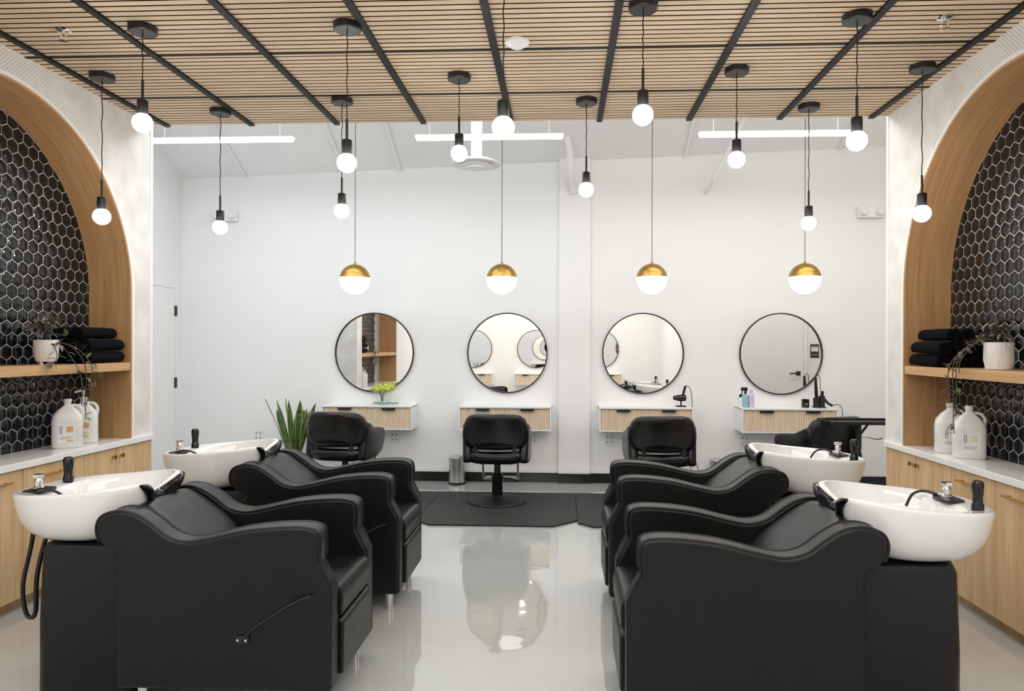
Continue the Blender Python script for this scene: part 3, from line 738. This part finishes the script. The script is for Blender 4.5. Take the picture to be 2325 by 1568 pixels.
t = thing("tool_holder", "black styling tool holder with flat iron and cord", "hair tool", (2.63, 7.36, ZS))
P("holder", t, M_black, [box(-.05, .06, -.05, .05, 0, .012), lathe([(.03, .012), (.032, .10), (.027, .10), (.026, .015)], 20, (-.02, 0, 0)), lathe([(.03, .012), (.032, .12), (.027, .12), (.026, .015)], 20, (.035, 0, 0))])
P("flat_iron", t, M_blackgl, [tube([(-.02, 0, .03), (-.028, 0, .15), (-.03, 0, .31)], .011, 8), tube([(-.008, 0, .03), (-.012, 0, .15), (-.025, 0, .31)], .009, 8)])
P("dryer", t, M_blackgl, [cyl((.035, 0, .05), (.04, 0, .17), .017, n=14), tube([(.04, 0, .12), (.09, 0, .05), (.14, 0, .02)], .013, 10)])
P("power_cord", t, M_black, [tube(cat([(-.03, 0, .31), (-.005, 0, .335), (.015, 0, .30), (.02, 0, .2), (.03, -.02, .13)], 6), .0035, 6), tube(cat([(.14, 0, .02), (.19, -.02, .035), (.22, -.04, .0), (.23, -.05, -.12)], 6), .0035, 6)])
for x, m_, h, lab in ((1.885, M_blue, .14, "clear blue spray bottle with black trigger"), (1.945, M_lav, .15, "lavender product bottle with lavender cap"), (1.85, M_glass, .10, "small clear product bottle with black cap")):
    t = thing("spray_bottle", lab, "bottle", (x, 7.33+(.06 if x < 1.86 else 0), ZS))
    P("bottle_body", t, m_, lathe([(0, 0), (.026, 0), (.029, .006), (.029, h*.8), (.02, h*.95), (.011, h), (0, h)], 24), smooth=40)
    if m_ is M_blue:
        P("trigger", t, M_black, [cyl((0, 0, h), (0, 0, h+.03), .013, n=14), box(-.045, .02, -.012, .012, h+.03, h+.065), tube([(-.03, 0, h+.035), (-.038, 0, h+.0), (-.03, 0, h-.02)], .005, 6)], bevel=0)
    else: P("cap", t, M_black if m_ is M_glass else M_lav, cyl((0, 0, h), (0, 0, h+.03), .013, n=16))
t = thing("candle_jar", "black glass candle jar with small gold label", "candle", (2.50, 7.36, ZS))
P("jar", t, M_blackgl, lathe([(0, 0), (.036, 0), (.038, .004), (.038, .085), (.034, .085), (.033, .06), (0, .06)], 32), smooth=40)
P("jar_label", t, M_gold, box(-.014, .014, -.0395, -.0375, .03, .05))

# ------------------------------------------------------------------ towels
def towel_mesh():
    r = .0485; turns = 2.6; L = .34; th = .014
    pts = []
    m = 70
    for i in range(m+1):
        a = turns*2*pi*i/m; rr = .006+(r-.013)*i/m
        pts.append((rr*math.cos(a), rr*math.sin(a)))
    outp = []; inp = []
    for i in range(m+1):
        a = turns*2*pi*i/m; x, z = pts[i]; l = math.hypot(x, z)
        outp.append((x*(1+th*.5/l), z*(1+th*.5/l))); inp.append((x*(1-th*.42/l), z*(1-th*.42/l)))
    poly = outp+inp[::-1]
    rings = []; q1 = random.uniform(0, 6)
    for k in range(13):
        y = -L/2+L*k/12; u = abs(k-6)/6; s = 1-.05*u**4+random.uniform(-.02, .015)
        rings.append([(p[0]*s+.0015*math.cos(q1+k), y+random.uniform(-.001, .001), p[1]*s*.90) for p in poly])
    return loft(rings)
tw = []
for k in range(3):
    o = P("rolled_towel", None, M_towel, towel_mesh(), smooth=60); tw.append(o)
idx = 0
for cx_, yc in ((-3.11, 4.49), (2.385, 4.50)):
    base = 1.335+.0395
    lay = [(-.094, 0), (0, 0), (.094, 0), (-.094, 1), (0.0, 1), (.094, 1), (-.048, 2), (.046, 2)]
    for dx, l in lay:
        src = tw[idx % 3]
        o = src if idx < 3 else src.copy()
        if idx >= 3: sc.collection.objects.link(o)
        o.location = (cx_+dx, yc+random.uniform(-.015, .012), base+l*.078)
        o.rotation_euler = (0, random.uniform(-.1, .1), 0)
        meta(o, "rolled black towel stacked on oak niche shelf", "towel", "rolled black towels"); idx += 1

# ------------------------------------------------------------------ jugs
def jug(loc, rz, pump, lm, lab):
    t = thing("shampoo_jug", lab, "bottle", loc, rz, "white gallon product jugs")
    def ring(hx, hy, z, sh=0): return [(sh+hx*math.copysign(abs(math.cos(q))**.5, math.cos(q)), hy*math.copysign(abs(math.sin(q))**.5, math.sin(q)), z) for q in [2*pi*k/40 for k in range(40)]]
    P("jug_body", t, M_plastic, loft([ring(.075, .058, 0), ring(.083, .064, .008), ring(.083, .064, .17), ring(.077, .06, .20), ring(.052, .042, .235), ring(.026, .024, .258), ring(.018, .018, .265), ring(.018, .018, .28)]), smooth=50)
    P("handle", t, M_plastic, tube(cat([(.02, 0, .262), (.058, 0, .255), (.078, 0, .225), (.075, 0, .185)], 5), .010, 10))
    if pump: P("pump", t, M_plastic, [cyl((0, 0, .28), (0, 0, .298), .022, n=20), cyl((0, 0, .298), (0, 0, .335), .006, n=10), tube([(.012, 0, .337), (-.02, 0, .340), (-.05, 0, .330)], .007, 8)])
    else: P("cap", t, M_plastic, cyl((0, 0, .28), (0, 0, .302), .022, n=20))
    bars = [box(-.035, -.031, -.0662, -.0655, .09, .14), box(-.026, -.022, -.0662, -.0655, .09, .14), box(-.035, .035, -.0662, -.0655, .071, .073), box(-.035, .02, -.0662, -.0655, .064, .066), box(-.035, .028, -.0662, -.0655, .057, .059)]
    P("product_label", t, [M_white, M_lab, lm], [box(-.045, .045, -.0655, -.0645, .035, .155)]+bars+[box(.0, .035, -.0662, -.0655, .10, .135), box(.0, .035, -.0662, -.0655, .04, .052)], mats=[0]+[1]*5+[2, 2], smooth=0)
    return t
jug((-3.09, 4.27, ZT), .55, False, M_orange, "white plastic gallon jug with printed label")
jug((-3.13, 4.475, ZT), .55, True, M_orange, "white plastic gallon jug with pump top and label")
jug((2.37, 4.42, ZT), -.35, False, M_yel, "white plastic gallon jug with pale yellow label")
jug((2.37, 4.22, ZT), -.35, False, M_yel, "white plastic gallon jug with handle and yellow label")

# ------------------------------------------------------------------ lights
def area(name, loc, rot_, sx, sy, e, col):
    l = bpy.data.lights.new(name, 'AREA'); l.shape = 'RECTANGLE'; l.size = sx; l.size_y = sy; l.energy = e; l.color = col
    o = bpy.data.objects.new(name, l); sc.collection.objects.link(o); o.location = loc; o.rotation_euler = rot_; return o
area("area_fill_front", (-.36, .7, 2.98), (0, 0, 0), 4.6, 2.4, 108, (1, .99, .975))  # added fill over the camera, out of view, no fixture stands for it
area("area_wash_back_cool", (-2.1, 5.2, 3.2), (math.radians(22), 0, 0), 3.6, .26, 27, (.90, .95, 1))  # added cool wash for the back wall, hidden above the slat ceiling edge
area("area_wash_back_warm", (1.9, 5.2, 3.2), (math.radians(22), 0, 0), 3.6, .26, 26, (1, .955, .89))  # warm counterpart on the right, also an added wash kept out of sight
area("area_fill_deck_cool", (-2.0, 6.1, 3.72), (math.radians(-20), 0, 0), 3.4, .5, 28, (.90, .95, 1))  # added unseen fill under the deck, brightens the back area and return wall
area("area_fill_deck_warm", (2.0, 6.1, 3.80), (math.radians(-28), 0, 0), 3.4, .5, 36, (1, .96, .90))  # added unseen warm fill, tilted to brighten the return wall in the mirror
w = bpy.data.worlds.new("world"); sc.world = w; w.use_nodes = True
w.node_tree.nodes["Background"].inputs[0].default_value = (1, 1, 1, 1); w.node_tree.nodes["Background"].inputs[1].default_value = .8
sc.view_settings.view_transform = 'Standard'
sc.view_settings.exposure = .05

# ------------------------------------------------------------------ camera
cd = bpy.data.cameras.new("camera"); cam = bpy.data.objects.new("camera", cd); sc.collection.objects.link(cam)
cd.sensor_width = 36; cd.lens = 1600/2325*36; cd.shift_x = -36/2325; cd.clip_start = .05
cam.matrix_world = Matrix.Translation((0, 0, 1.46)) @ Matrix.Rotation(math.radians(2.748), 4, 'Z') @ Matrix.Rotation(pi/2, 4, 'X') @ Matrix.Rotation(.003, 4, 'Z')
sc.camera = cam
